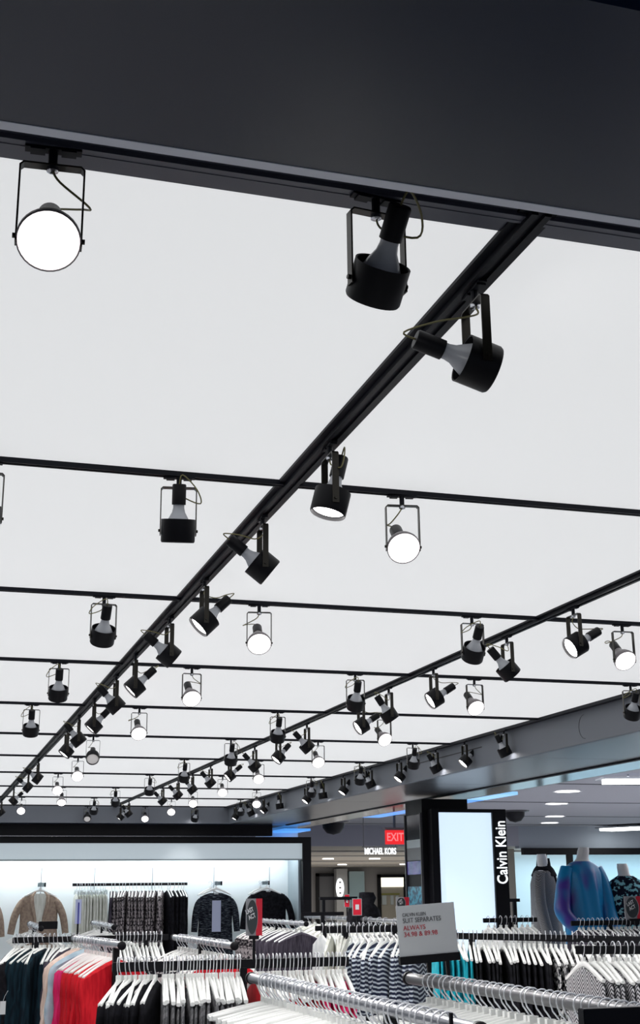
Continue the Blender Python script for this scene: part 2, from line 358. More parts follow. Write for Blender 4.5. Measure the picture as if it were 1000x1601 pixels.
# ================================================================== WALL DISPLAY UNIT
WY = 17.5
u = MB().box(-3, WY, EYE+.632, 5.2, WY+.12, EYE+.715).box(5.08, WY, 0, 5.2, WY+.12, EYE+.632)
u.mi = 1; u.box(-3, WY-.03, EYE+.715, 4.4, WY+.1, EYE+.733)
struct('trim_20', u, [BLK, STEEL])
struct('trim_21', MB().box(-3, WY+.03, EYE+.425, 5.08, WY+.06, EYE+.632), HDR)
struct('trim_22', MB().box(-3, WY+.02, EYE+.408, 5.08, WY+.07, EYE+.425), mat('grey_metal_edge', (.25, .3, .32), .4))
struct('wall_back', MB().box(-3, WY+.66, 0, 5.2, WY+.72, 3.0), WALLW)
struct('wall_side', MB().box(5.05, WY+.12, 0, 5.08, WY+.66, EYE+.63), mat('side_panel', (.35, .42, .46), .6))
struct('ceiling_niche', MB().box(-3, WY+.12, EYE+.62, 5.08, WY+.66, EYE+.66), WHT)
tag(MB().box(-3, WY+.30, EYE+.46, 5.0, WY+.36, EYE+.49).obj('cove_light', COVE), 'long white strip light hidden behind the wall display header', 'strip light')
stn = MB()
for x in (1.62, 2.33, 3.12, 3.98, 4.78): stn.box(x-.004, WY+.655, .6, x+.004, WY+.661, EYE+.33)
struct('trim_23', stn, mat('slot_grey', (.25, .28, .3), .6))

# ================================================================== HANGERS, GARMENTS
def arm_mesh(half=.205, drop=.085, hh=.030, th=.015, z0=-.060, cut=0):
    mb = MB(); rs = []; n = 14
    for i in range(n+1):
        x = -half+2*half*i/n; a = abs(x)/half; z = z0-drop*a**1.25; h = hh*(1.05-.25*a) * (.6 if i in (0, n) else 1); t = th*(.85+.35*a)
        rs.append([(x, t/2*sx*(.6 if abs(sz) == 1 else 1), z-h/2+h/2*sz) for sx, sz in ((-1, -.6), (-.6, -1), (.6, -1), (1, -.6), (1, .6), (.6, 1), (-.6, 1), (-1, .6))])
    mb.rings(rs); mb.box(-.014, -th*.45, z0-.01, .014, th*.45, z0+.012); return mb
def hook_pts(z0=-.055, r=.0250):
    pts = [(0, 0, z0), (0, 0, -.046), (.008, 0, -.036), (.018, 0, -.024)]
    for a in range(-30, 200, 23): pts.append((r*cos(R(a)), 0, r*sin(R(a))))
    return pts
m_hook = MB().tube(hook_pts(), .0024, 6).mesh('hook', CHR, True)
m_arm = arm_mesh().mesh('shoulder_bar', PLAS, True)
m_armF = arm_mesh(.20, .038, .030, .014).mesh('shoulder_bar', PLAS, True)
m_clip = MB().box(-.15, -.004, -.085, .15, .004, -.062).box(-.14, -.009, -.12, -.10, .009, -.08).box(.10, -.009, -.12, .14, .009, -.08).box(-.01, -.004, -.07, .01, .004, -.05)
m_clip = m_clip.mesh('clip_bar', mat('clear_hanger_plastic', (.62, .68, .68), .2, spec=.8), False)
def hanger(arm, partname):
    r = thing('clothes_hanger', 'x', 'hanger'); a = link(partname, arm, r); h = link('hook', m_hook, r)
    r.location = (0, 0, -50); return proto(r, a, h)
HG = {'w': hanger(m_arm, 'shoulder_bar'), 'f': hanger(m_armF, 'shoulder_bar'), 'c': hanger(m_clip, 'clip_bar')}
def garment_mesh(name, rows, m, folds=5, amp=.006, seed=0, n=28, open_bottom=True):
    """rows: (z, half width, half thickness)"""
    rnd = random.Random(seed); ph = [rnd.uniform(0, 6.28) for _ in range(4)]; rs = []
    z_top = rows[0][0]; L = z_top-rows[-1][0]
    # densify
    R2 = []
    for (z, a, b), (z2, a2, b2) in zip(rows, rows[1:]):
        k = max(1, int(abs(z-z2)/.05))
        for i in range(k): t = i/k; R2.append((z+(z2-z)*t, a+(a2-a)*t, b+(b2-b)*t))
    R2.append(rows[-1])
    for z, a, b in R2:
        g = min(1, (z_top-z)/max(L, .01)*1.6); gs = max(0, 1-(z_top-z)/.28); ring = []
        for j in range(n):
            th = 2*pi*j/n; c, s = cos(th), sin(th); x = a*math.copysign(abs(c)**.75, c)
            y = b*math.copysign(abs(s)**.8, s)
            y += g*amp*(sin(folds*2*pi*x/.4+ph[0]+2*z)+.6*sin(folds*3.7*pi*x/.4+ph[1])) 
            x *= 1+g*.05*sin(3*z*8+ph[2])
            ring.append((x, y, z-.080*gs*(min(1.1, abs(x)/.205))**1.25+.006*sin(9*x+ph[3])*g))
        rs.append(ring)
    mb = MB(); mb.rings(rs); return mb.mesh(name, m, True)
def G(kind, m, seed=0, ln=.6, th=.011):
    if kind == 'wide':    # bodice whose neckline leaves the inner arms bare
        rows = [(-.070, .198, .009), (-.085, .222, th), (-.15, .228, th), (-.30, .22, th*1.15), (-.45, .225, th*1.25), (-ln, .235, th*1.3)]
    elif kind == 'top':
        rows = [(-.046, .195, .009), (-.065, .225, th), (-.12, .235, th), (-.3, .24, th*1.2), (-ln, .25, th*1.4)]
    elif kind == 'low':   # thin shoulder pieces well below the bar
        rows = [(-.092, .195, .008), (-.11, .212, th), (-.3, .215, th*1.1), (-ln, .225, th*1.2)]
    elif kind == 'trouser':
        rows = [(-.10, .13, .008), (-.13, .15, th), (-.3, .175, th*1.1), (-ln, .17, th*1.2)]
    return garment_mesh(kind, rows, m, seed=seed, ln=0) if False else garment_mesh(kind, rows, m, seed=seed)
GC = {}
def gm(kind, m, ln, th, v):
    k = (kind, m.name, ln, th, v)
    if k not in GC: GC[k] = G(kind, m, v+7, ln, th)
    return GC[k]
NG = [0, 0]
_t = ['', 'first', 'second', 'third', 'fourth', 'fifth', 'sixth', 'seventh', 'eighth', 'ninth']
ORDN = ['first', 'second', 'third', 'fourth', 'fifth', 'sixth', 'seventh', 'eighth', 'ninth', 'tenth', 'eleventh', 'twelfth', 'thirteenth', 'fourteenth', 'fifteenth', 'sixteenth', 'seventeenth', 'eighteenth']
ORDN += ['nineteenth', 'twentieth'] + ['twenty-'+x for x in _t[1:]] + ['thirtieth'] + ['thirty-'+x for x in _t[1:]] + ['fortieth']
def row(p0, p1, count, hk, items, hlabel, hgroup, skew=8, face=0, ln=.6, th=.011, dz=0):
    """hangers evenly packed from p0 to p1 on a rail; items = [(fraction_end, kind, mat, name, label, group, category)]"""
    p0, p1 = Vector(p0), Vector(p1); d = p1-p0; ang = math.atan2(d.y, d.x)-pi/2
    way = 'from the left' if abs(d.x) > abs(d.y)*.4 else 'from the far end'
    pick = []
    for i in range(count):
        t = (i+.5)/count
        pick.append(next((k for k, it in enumerate(items) if t <= it[0]), None))
    seen = {}
    for i in range(count):
        t = (i+.5)/count
        P = p0+d*(t+random.uniform(-.22, .22)/count)+Vector((0, 0, dz))
        rot = (0, R(random.uniform(-2.5, 2.5)), ang+R(face)+R(random.uniform(-skew, skew)))
        hl = hlabel if count == 1 else '%s, %s %s' % (hlabel, ORDN[i], way)
        dup(HG[hk], P, rot, hl, hgroup); NG[0] += 1
        k = pick[i]
        if k is None: continue
        fe, kind, m, nm, lb, gp, ct = items[k]; q = seen.get(k, 0); seen[k] = q+1
        n_ = pick.count(k)
        if 1 < n_: lb = '%s, %s %s' % (lb, ORDN[q], way)
        o = link(nm, gm(kind, m, ln, th, i % 3), None); o.location = P; o.rotation_euler = rot; tag(o, lb, ct, gp if n_ > 1 else None); NG[1] += 1
# ---- racks
def rack(label, p0, p1, rad=.0135, kind='round', m=CHRD, posts=(.5,), capm=BLK, cross=None, floorz=0, brace=.0):
    p0, p1 = Vector(p0), Vector(p1); d = (p1-p0); L = d.length; ang = math.atan2(d.y, d.x); mid = (p0+p1)/2
    t = thing('garment_rack', label, 'clothes rack', (mid.x, mid.y, 0), ang)
    z = mid.z
    if kind == 'round':
        mx = Matrix.Translation((-L/2, 0, z)) @ Matrix.Rotation(R(90), 4, 'Y')
        MB().lathe([(rad, 0), (rad, L)], 20, mx, cap=True).obj('rail', m, t, True)
        for e in (-L/2-.006, L/2-.012):
            MB().lathe([(rad*1.02, 0), (rad*1.22, .003), (rad*1.22, .015), (rad*1.02, .018)], 20, Matrix.Translation((e, 0, z)) @ Matrix.Rotation(R(90), 4, 'Y'), cap=True).obj('end_cap', capm, t, True)
    else:
        rad = min(rad, .0195); MB().box(-L/2, -rad*.6, z-rad, L/2, rad*.6, z+rad).obj('rail', m, t, bev=.002)
    for q in posts:
        x = -L/2+L*q
        MB().box(x-.016, -.016, .02, x+.016, .016, z-rad*.7).obj('post', BLK, t, bev=.002)
        MB().box(x-.022, -.30, .0, x+.022, .30, .025).obj('foot', BLK, t, bev=.003)
    if cross:
        for (x, a, b, zz, hh) in cross: MB().box(x-.013, a, zz-hh, x+.013, b, zz+hh).obj('crossbar', BLK, t, bev=.002)
    return t
Z28 = EYE-.29
WH = 'white clothes hanger'
# A: front round rail towards the camera
rack('round chrome rail rack reaching towards the viewer at bottom centre, packed with hooks', (1.15, 4.62, Z28), (1.175, 2.70, Z28), .0165, posts=(.72,))
row((1.152, 4.46, Z28), (1.172, 2.85, Z28), 36, 'f', [(1, 'wide', F_WHT, 'white_blouse', 'white blouse under the front centre round rail', 'white blouses on the front centre rail', 'blouse')],
    'white hanger on the front centre round rail', 'hangers on the front centre rail', skew=6, th=.014)
# B: front right round rail
rack('grey round rail rack at bottom right, crusted with hanger hooks along its top', (1.64, 4.36, Z28), (1.70, 2.6, Z28), .0185, posts=(.75,), m=mat('grey_rail', (.2, .2, .21), .4, metal=.6))
row((1.645, 4.2, Z28), (1.69, 2.75, Z28), 34, 'f', [(1, 'wide', F_WHT, 'white_shirt', 'white shirt under the bottom right grey rail', 'white shirts on the bottom right rail', 'shirt')],
    'white hanger on the bottom right grey rail', 'hangers on the bottom right rail', skew=6, th=.014)
# near black cross bars (of the nearer fixture)
def crossfix(label, x0, x1, y0, y1, z, h, knob=None):
    t = thing('garment_rack', label, 'clothes rack', ((x0+x1)/2, (y0+y1)/2, 0)); cx = (x0+x1)/2; cy = (y0+y1)/2
    MB().box(x0-cx, -.014, z-h, x1-cx, .014, z).obj('crossbar', BLKM, t, bev=.002)
    MB().box(-.016, .015, .02, .016, .047, z-.01).obj('post', BLK, t, bev=.002); MB().box(-.28, 0, 0, .28, .05, .025).obj('foot', BLK, t, bev=.003)
    if knob:
        MB().lathe([(.017, 0), (.020, .004), (.020, .04), (.017, .044)], 20, Matrix.Translation((knob-cx, -.03, z-.022)) @ Matrix.Rotation(R(90), 4, 'X'), cap=True).obj('end_cap', BLK, t, True)
        MB().box(knob-cx-.028, -.004, z, knob-cx-.022, .004, z+.022).obj('pin', BLK, t)
    return t
crossfix('black flat bar rack end with a round knob, nearest the bottom edge, centre', .80, 1.035, 2.52, 2.52, EYE-.256, .06, 1.06)
crossfix('black flat bar rack end in the bottom right corner', 1.32, 1.56, 2.52, 2.52, EYE-.236, .06)
# C: black rail across the middle at Y~5.8
rack('long black flat-bar rack across the middle, red tops and grey tops hanging below', (.834, 5.80, EYE-.305), (1.895, 5.80, EYE-.305), .021, 'flat', BLK, posts=(.54,))
row((.845, 5.80, Z28), (1.03, 5.80, Z28), 9, 'w', [(1, 'wide', F_BLK, 'black_camisole', 'black strappy top beside the red blouses', 'black tops at the left end of the middle rack', 'top')],
    'white hanger of a black top on the middle rack', 'hangers of the black tops', skew=14, ln=.55, face=-30, th=.02)
row((1.045, 5.80, Z28), (1.40, 5.80, Z28), 24, 'w', [(1, 'low', F_GREY, 'grey_camisole', 'heather grey top left of the middle rack post', 'grey tops on the middle rack', 'top')],
    'white hanger left of the middle rack post', 'hangers left of the middle rack post', skew=5, face=-7)
row((1.45, 5.80, Z28), (1.885, 5.80, Z28), 22, 'w', [(.62, 'low', F_RED, 'red_t_shirt', 'bright red top glimpsed behind the front centre hooks', 'red tops on the middle rack', 'top'), (1, 'low', F_PINK, 'pink_t_shirt', 'hot pink top behind the front centre rail', 'pink tops on the middle rack', 'top')],
    'white hanger right of the middle rack post', 'hangers right of the middle rack post', skew=5, face=-5)
# D: striped tops
rack('black rail rack behind the price card, navy and white striped tops on it', (2.27, 7.35, EYE-.215), (2.84, 7.35, EYE-.215), .018, 'flat', BLK, posts=(.2, .8))
row((2.40, 7.35, EYE-.20), (2.84, 7.35, EYE-.20), 12, 'w', [(1, 'wide', F_STR, 'striped_shirt', 'navy striped top left of the price card', 'striped tops on the centre rack', 'top')],
    'white hanger holding a navy striped top at centre', 'hangers of the striped tops', skew=8, face=-38, ln=.42, th=.024, dz=-.015)
row((2.28, 7.35, EYE-.20), (2.42, 7.35, EYE-.20), 4, 'w', [(1, 'top', F_CRM, 'cream_shirt', 'cream top beside the striped tops at centre', 'cream tops beside the striped tops', 'top')],
    'white hanger holding a cream top at centre', 'hangers of the cream tops', skew=10, face=-25, ln=.3)
# E: left back rack
rack('long black rail rack at the left with denim and charcoal garments below', (.66, 9.3, EYE-.30), (1.72, 9.3, EYE-.30), .02, 'flat', BLK, posts=(.15, .85))
row((.66, 9.3, EYE-.285), (1.12, 9.3, EYE-.285), 14, 'w', [(.15, 'wide', F_BLK, 'black_dress', 'long black dress at the far left edge', 'black dresses on the left rack', 'dress'), (.6, 'wide', F_NAVY, 'denim_dress', 'dark teal denim dress with a white tag, lower left', 'denim dresses on the left rack', 'dress'), (1, 'wide', F_CHAR, 'charcoal_tunic', 'charcoal garment beside the denim ones', 'charcoal garments on the left rack', 'top')],
    'white hanger on the left rack, left part', 'hangers on the left rack, left part', skew=16, face=-35, ln=.75, th=.03)
row((1.34, 9.3, EYE-.285), (1.68, 9.3, EYE-.285), 13, 'w', [(1, 'low', F_GREY, 'grey_skirt', 'grey garment on the left rack, right part', 'grey garments on the right part of the left rack', 'top')],
    'white hanger on the left rack, right part', 'hangers on the left rack, right part', skew=4, ln=.5)
# tags: white price tag on the denim dress
tag(MB().tube([(0, 0, .04), (.01, .01, .07), (.03, .04, .10)], .001, 4).box(-.018, -.001, -.04, .018, .001, .04).box(-.008, -.0016, -.018, .008, -.001, -.004).obj('price_tag', [CARD]), 'small white price tag hanging from the denim dresses at lower left', 'tag').location = (.60, 8.99, EYE-.70)
# F: Y rail of the red tops
rack('chrome rail rack carrying the red, pink and peach tops at lower left', (.95, 8.3, EYE-.265), (1.06, 7.05, EYE-.265), .0185, posts=(.9,))
row((.955, 8.2, EYE-.265), (1.055, 7.2, EYE-.265), 15, 'w', [(.2, 'top', F_BEI, 'peach_blouse', 'pale peach blouse at the left of the red tops', 'peach blouses on the red top rack', 'blouse'), (.27, 'top', F_SKY, 'light_blue_blouse', 'light blue blouse between the peach and pink ones', None, 'blouse'),
    (.47, 'wide', F_PINK, 'pink_blouse', 'hot pink blouse between the light blue and the red ones', 'pink blouses on the red top rack', 'blouse'), (1, 'wide', F_RED, 'red_blouse', 'bright red blouse at lower left', 'red blouses at lower left', 'blouse')],
    'white hanger on the red blouses rail', 'hangers above the red tops', skew=4, ln=.75, th=.03, dz=0, face=24)
# G
rack('chrome rail rack in front of the navy knit, round black end cap towards the viewer', (1.60, 8.45, EYE-.275), (1.64, 6.95, EYE-.275), .0185, posts=(.5,))
row((1.60, 8.3, EYE-.275), (1.638, 7.1, EYE-.275), 14, 'w', [(.9, 'wide', F_DOT, 'print_shirt', 'print top under the chrome rail left of the oval sign', 'print tops under the chrome rail', 'top'), (1, 'wide', F_RED, 'red_shirt', 'red shirt glimpsed below the red oval sign', 'red shirts near the oval sign', 'shirt')],
    'white hanger on the rail before the navy knit', 'hangers in front of the navy knit', skew=6, th=.02)
# H, I, J, K small back rails
rack('chrome rail rack below the black sweater on the wall', (3.24, 13.0, EYE-.275), (3.28, 11.2, EYE-.275), .0185, posts=(.5,))
row((3.24, 12.9, EYE-.275), (3.28, 11.3, EYE-.275), 12, 'w', [(.5, 'wide', F_TWD, 'tweed_tunic', 'brown tweed top below the black sweater', 'tweed tops on the centre back rail', 'top'), (1, 'wide', F_CHAR, 'charcoal_shirt', 'charcoal top below the black sweater', 'charcoal tops on the centre back rail', 'top')],
    'white hanger on the rail below the black sweater', 'hangers below the black sweater', skew=6, th=.03)
rack('chrome rail rack right of the wall frame, pale garments on it', (4.0, 13.7, EYE-.26), (4.05, 10.9, EYE-.26), .0185, posts=(.5,))
row((4.0, 13.6, EYE-.26), (4.05, 11.0, EYE-.26), 14, 'w', [(1, 'wide', F_CRM, 'cream_blouse', 'cream blouse right of the wall frame', 'cream blouses right of the wall frame', 'blouse')],
    'white hanger on the rail right of the wall frame', 'hangers right of the wall frame', skew=6, th=.03)
rack('short chrome rail rack left of the tweed row', (1.655, 12.9, EYE-.27), (1.585, 11.0, EYE-.27), .0185, posts=(.5,))
row((1.65, 12.8, EYE-.27), (1.59, 11.1, EYE-.27), 6, 'w', [], 'white hanger on the rail below the tweed row', 'hangers left of the tweed row')
rack('short chrome rail rack with black bar in front of the tan jacket', (1.06, 12.9, EYE-.27), (1.0, 11.0, EYE-.27), .0185, posts=(.5,), cross=[(.93, -.02, .13, EYE-.245, .03)])
row((1.055, 12.8, EYE-.27), (1.005, 11.1, EYE-.27), 6, 'w', [], 'white hanger on the rail before the tan jacket', 'hangers in front of the tan jacket')
rack('black rail rack right of centre behind the striped tops', (3.06, 10.2, EYE-.285), (3.80, 10.2, EYE-.285), .022, 'flat', BLK, posts=(.1, .9))
row((3.1, 10.2, EYE-.27), (3.78, 10.2, EYE-.27), 18, 'w', [(.5, 'wide', F_WHT, 'white_tunic', 'white top behind the navy striped tops', 'white tops behind the striped tops', 'top'), (1, 'wide', F_GREY, 'grey_blouse', 'grey blouse behind the navy striped tops', 'grey blouses behind the striped tops', 'blouse')],
    'white hanger behind the navy striped tops', 'hangers behind the striped tops', skew=8, th=.018, ln=.45)
# M2: right rack (angled)
rack('long black rail rack at the right below the mannequins', (3.17, 8.3, EYE-.285), (4.0, 6.72, EYE-.285), .021, 'flat', BLK, posts=(.27, .97))
row((3.24, 8.15, EYE-.27), (3.98, 6.78, EYE-.27), 40, 'w', [(.2, 'low', F_TUR, 'turquoise_camisole', 'turquoise top right of the white price card', 'turquoise tops on the right rack', 'top'), (.58, 'low', F_BLK, 'black_blouse', 'black blouse under the grey mannequin', 'black blouses on the right rack', 'blouse'), (.78, 'low', F_DOT, 'print_blouse', 'black white print blouse on the right rack', 'print blouses on the right rack', 'blouse'), (1, 'low', F_STRG, 'grey_striped_shirt', 'grey fine striped top on the long right rack', 'fine striped tops on the right rack', 'top')],
    'white hanger on the long right rack', 'hangers on the long right rack', skew=5, face=46, ln=.5)
# M3
rack('short black rail rack at the right edge in front of the long right rack', (3.12, 5.97, EYE-.29), (3.9, 5.55, EYE-.29), .021, 'flat', BLK, posts=(.75,))
row((3.13, 5.95, EYE-.275), (3.5, 5.75, EYE-.275), 12, 'w', [(.7, 'low', F_STRG, 'zigzag_shirt', 'zigzag striped top at the right edge', 'striped tops at the right edge', 'top'), (1, 'low', F_BLK, 'black_tunic', 'black top at the right edge', 'black tops at the right edge', 'top')],
    'white hanger on the short right edge rail', 'hangers on the short right rail', skew=4, face=22)
# back right rails
rack('black rail rack in front of the tall lightbox', (4.55, 10.3, EYE-.25), (5.04, 10.3, EYE-.25), .018, 'flat', BLK, posts=(.5,))
row((4.58, 10.3, EYE-.24), (5.02, 10.3, EYE-.24), 9, 'w', [(1, 'wide', F_WHT, 'white_knit', 'white knit before the tall lightbox', 'white knits in front of the lightbox', 'sweater')],
    'white hanger before the tall lightbox', 'hangers in front of the lightbox', skew=6, ln=.4)
rack('dark rail rack under the blue jacket', (5.15, 9.9, EYE-.275), (5.85, 9.9, EYE-.275), .020, 'flat', BLK, posts=(.5,))
row((5.2, 9.9, EYE-.26), (5.8, 9.9, EYE-.26), 14, 'w', [(1, 'wide', F_CHAR, 'charcoal_blouse', 'charcoal blouse under the blue jacket', 'charcoal blouses under the blue jacket', 'blouse')],
    'white hanger under the blue jacket', 'hangers under the blue jacket', skew=6, ln=.4)
rack('dark rail rack by the wall frame under the red sale square', (3.35, 11.6, EYE-.20), (3.75, 11.6, EYE-.20), .016, 'flat', BLK, posts=(.5,))
# distant black rack frames
def gate_rack(label, x0, x1, y, ztop, nbars=1):
    t = thing('display_rack', label, 'clothes rack', ((x0+x1)/2, y, 0)); h = (x1-x0)/2
    MB().box(-h, -.015, ztop-.03, h, .015, ztop).obj('upper_bar', BLK, t)
    for s in (-1, 1): MB().box(s*h*.8-.015, -.015, 0, s*h*.8+.015, .015, ztop-.03).obj('post', BLK, t)
    return t
gate_rack('tall black rack frame between the lightbox and the grey mannequin', 5.06, 5.60, 11.8, EYE-.09)
gate_rack('tall black rack frame right of the wall frame, far centre', 3.95, 4.35, 13.0, EYE-.06)

# ---- wall hung goods
wb = thing('wall_rail', 'black wall rail holding the cream trousers and tweed row', 'rail', (2.77, 17.82, EYE+.115))
MB().box(-.77, -.012, -.025, .77, .012, .012).obj('rail', BLK, wb, bev=.002)
for x in (-.45, .35): MB().box(x-.008, .012, -.02, x+.008, .33, .0).obj('bracket', STEEL, wb)
row((2.03, 17.82, EYE+.10), (2.46, 17.82, EYE+.10), 11, 'c', [(1, 'trouser', F_CRM, 'cream_trousers', 'cream trousers on the wall rail', 'cream trousers on the wall rail', 'trousers')],
    'clear clip hanger of the cream trousers', 'clip hangers of the cream trousers', skew=4, ln=.75, th=.022)
row((2.50, 17.82, EYE+.10), (3.22, 17.82, EYE+.10), 15, 'w', [(.08, 'wide', F_CHAR, 'mauve_jacket', 'dark jacket over mauve top at the left end of the tweed row', None, 'jacket'), (1, 'wide', F_TWD, 'tweed_jacket', 'brown tweed jacket in the row on the wall rail', 'tweed jackets on the wall rail', 'jacket')],
    'pale hanger in the wall tweed row', 'hangers of the tweed jackets', skew=5, ln=.9, th=.024, face=-14)
row((3.24, 17.82, EYE+.10), (3.52, 17.82, EYE+.10), 6, 'w', [(1, 'wide', F_BLK, 'black_coat', 'black coat right of the wall tweed jackets', 'black coats on the wall rail', 'coat')],
    'pale hanger of the black wall coats', 'hangers of the black coats', skew=4, ln=.9, th=.026)
def arm_bracket(x, label):
    t = thing('display_hook', label, 'hook', (x, 17.84, EYE+.115))
    MB().box(-.01, 0, -.01, .01, .31, .008).obj('arm', STEEL, t); MB().box(-.05, -.012, -.028, .05, 0, .022).obj('end_plate', mat('hook_grey', (.3, .38, .4), .3, metal=.7), t); MB().box(.035, -.02, -.03, .055, 0, .024).obj('stop', BLK, t)
def front_garment(name, label, cat, x, m, half=.26, z0=EYE-.03, ln=.75, sleeve=.5, lapel=False, side_out=.10):
    t = thing(name, label, cat, (x, 17.80, z0))
    n = 32; rs = []
    prof = [(0, .085, .03), (-.02, .15, .038), (-.05, half*.86, .045), (-.09, half*.96, .052), (-.2, half*.93, .06), (-.4, half*.92, .065), (-ln, half, .07)]
    for z, a, b in prof:
        rs.append([(a*math.copysign(abs(cos(q))**.8, cos(q)), b*sin(q)+(.006*sin(q*9+z*8) if z < -.1 else 0), z) for q in [2*pi*j/n for j in range(n)]])
    b = MB().rings(rs).obj('body', m, t, True)
    for s in (-1, 1):
        pts = bend([(s*half*.80, 0, -.095), (s*(half-.005), -.01, -.16), (s*(half+side_out*.45), -.02, -.30), (s*(half+side_out*.75), -.03, -sleeve)], 4)
        MB().tube(pts, [.045+.006*sin(3*i/len(pts))-.006*i/len(pts) for i in range(len(pts))], 14).obj('sleeve', m, t, True)
    if lapel:
        MB().vf([(-.085, -.055, .0), (.085, -.055, .0), (.06, -.072, -.36), (-.04, -.072, -.36)], [(0, 1, 2, 3)]).vf([(-.085, -.045, .0), (.085, -.045, .0), (.06, -.06, -.36), (-.04, -.06, -.36)], [(0, 3, 2, 1)]).obj('undershirt', F_CRM, t)['label'] = 'cream top inside the open jacket'
        for s in (-1, 1):
            MB().tube([(s*.06, -.03, .02), (s*.10, -.06, -.03), (s*.095, -.075, -.14), (s*.055, -.078, -.30), (s*.04, -.078, -.40)], [.012, .022, .024, .018, .008], 8).obj('lapel', m, t, True)
    else:
        MB().box(-.03, -.036, -.022, .03, -.033, -.006).obj('neck_label', CARD, t)['label'] = 'small white neck label'
    return t
def wall_hanger(x, z, label):
    r = dup(HG['w'], (x, 17.80, z), (0, 0, 0), label)
HG2 = [(1.60, 'hanger of the tan jacket'), (3.98, 'hanger of the navy knit'), (4.62, 'hanger of the black sweater')]
for x, l in ((1.60, 'grey display hook above the tan jacket'), (3.97, 'grey display hook above the navy knit'), (4.64, 'grey display hook above the black sweater'), (.86, 'grey display hook at the far left edge')): arm_bracket(x, l)
front_garment('tan_jacket', 'tan linen jacket over cream top hanging face-out on the white wall', 'jacket', 1.58, F_TAN, .26, EYE-.0, lapel=True, side_out=.12)
front_garment('navy_knit', 'navy space-dyed knit top hanging face-out on the wall', 'sweater', 3.93, F_KNIT, .25, EYE-.015, ln=.8, side_out=.06)
front_garment('black_sweater', 'solid black sweater hanging face-out next to the frame edge', 'sweater', 4.66, F_BLK, .28, EYE+.01, ln=.8, side_out=.10)
front_garment('beige_print_jacket', 'beige jacket cut by the left picture edge', 'jacket', .80, F_TAN, .25, EYE-.03, side_out=.09)
for x, l in ((1.58, 'white hanger of the tan jacket'), (3.93, 'white hanger of the navy knit'), (4.64, 'white hanger of the black sweater'), (.80, 'white hanger at the far left edge')):
    r = dup(HG['w'], (x, 17.775, EYE+.12), (0, 0, 0), l)
for k, x in enumerate((3.86, 4.56)):
    dup(HG['w'], (x, 17.83, EYE+.115), (0, 0, R(24)), ['second white hanger behind the navy knit, turned', 'second white hanger behind the black sweater, turned'][k])
tag(MB().box(-.06, -.002, -.20, .06, .002, .20).obj('hang_card', mat('bluish_card', (.42, .46, .62), .5)), 'tall pale lavender card in front of the navy knit', 'card').location = (3.90, 17.6, EYE-.31)

# ================================================================== SIGNS
def oval_sign(label, loc, w_, h_, rz=0, stem=.1):
    t = thing('sale_sign', label, 'sign', loc, rz)
    a = MB().box(-w_/2, -.003, 0, w_/2, .003, h_).obj('card', CARDG, t); a['label'] = 'grey card'
    MB().box(w_*.12, -.005, 0, w_/2, -.003, h_).obj('red_panel', RED, t)
    ov = []; cx, cz = -w_*.12, h_*.5
    for j in range(28): q = 2*pi*j/28; ov.append((cx+w_*.34*cos(q), -.0065, cz+h_*.47*sin(q)))
    ob = [(v[0], -.003, v[2]) for v in ov]; MB().rings([ov, ob]).obj('oval', mat('dark_oval', (.035, .045, .05), .5), t)
    e = MB()
    e.tube([(cx+w_*.34*cos(2*pi*j/28), -.0068, cz+h_*.47*sin(2*pi*j/28)) for j in range(29)], w_*.012, 5); e.obj('oval_rim', CARDG, t)
    mx = Matrix.Translation((cx, -.0072, cz)) @ FACE @ Matrix.Rotation(R(24), 4, 'Z')
    text_mesh('LAST\nACT', h_*(.17 if w_ < h_*.6 else .22), WHT, 'lettering', t, mx @ Matrix.Translation((0, h_*.10, 0)), .0004, .62 if w_ < h_*.6 else .8, off=.0006)
    MB().box(-w_*.3, -.008, -h_*.1, w_*.3, .008, 0).obj('clip', BLK, t); MB().box(-.006, -.006, -stem, .006, .006, -h_*.1).obj('stem', BLK, t)
    return t
oval_sign('narrow red sign with dark oval and slanted letters, standing on the middle rack post', (1.436, 5.72, EYE-.185), .072, .155, R(-8), .10)
oval_sign('red sign with dark oval and slanted letters beside the teal print mannequin', (5.45, 9.4, EYE-.235), .17, .17, R(0), .05)
oval_sign('small sign with dark oval behind the top left corner of the price card', (4.10, 11.0, EYE-.16), .12, .10, 0, .12)
def red_square(label, loc, w_, h_, pole):
    t = thing('sale_sign', label, 'sign', loc)
    MB().box(-w_/2, -.004, 0, w_/2, .004, h_).obj('card', RED, t)
    e = MB()
    for a in ((-w_/2-.004, -w_/2), (w_/2, w_/2+.004)): e.box(a[0], -.005, -.004, a[1], .005, h_+.004)
    e.box(-w_/2, -.005, h_, w_/2, .005, h_+.004).box(-w_/2, -.005, -.004, w_/2, .005, 0); e.obj('frame', CARDG, t)
    MB().box(-w_*.22, -.006, h_*.34, w_*.22, -.004, h_*.66).obj('white_patch', CARD, t)
    MB().box(-.006, -.004, -pole, .006, .004, 0).obj('stem', BLK, t); return t
red_square('small red square sign with pale patch in front of the black draped figure', (3.345, 10.0, EYE-.185), .068, .12, .10)
red_square('tiny red sign far right of the wall frame under the oval logo', (4.24, 13.0, EYE-.16), .05, .12, .12)
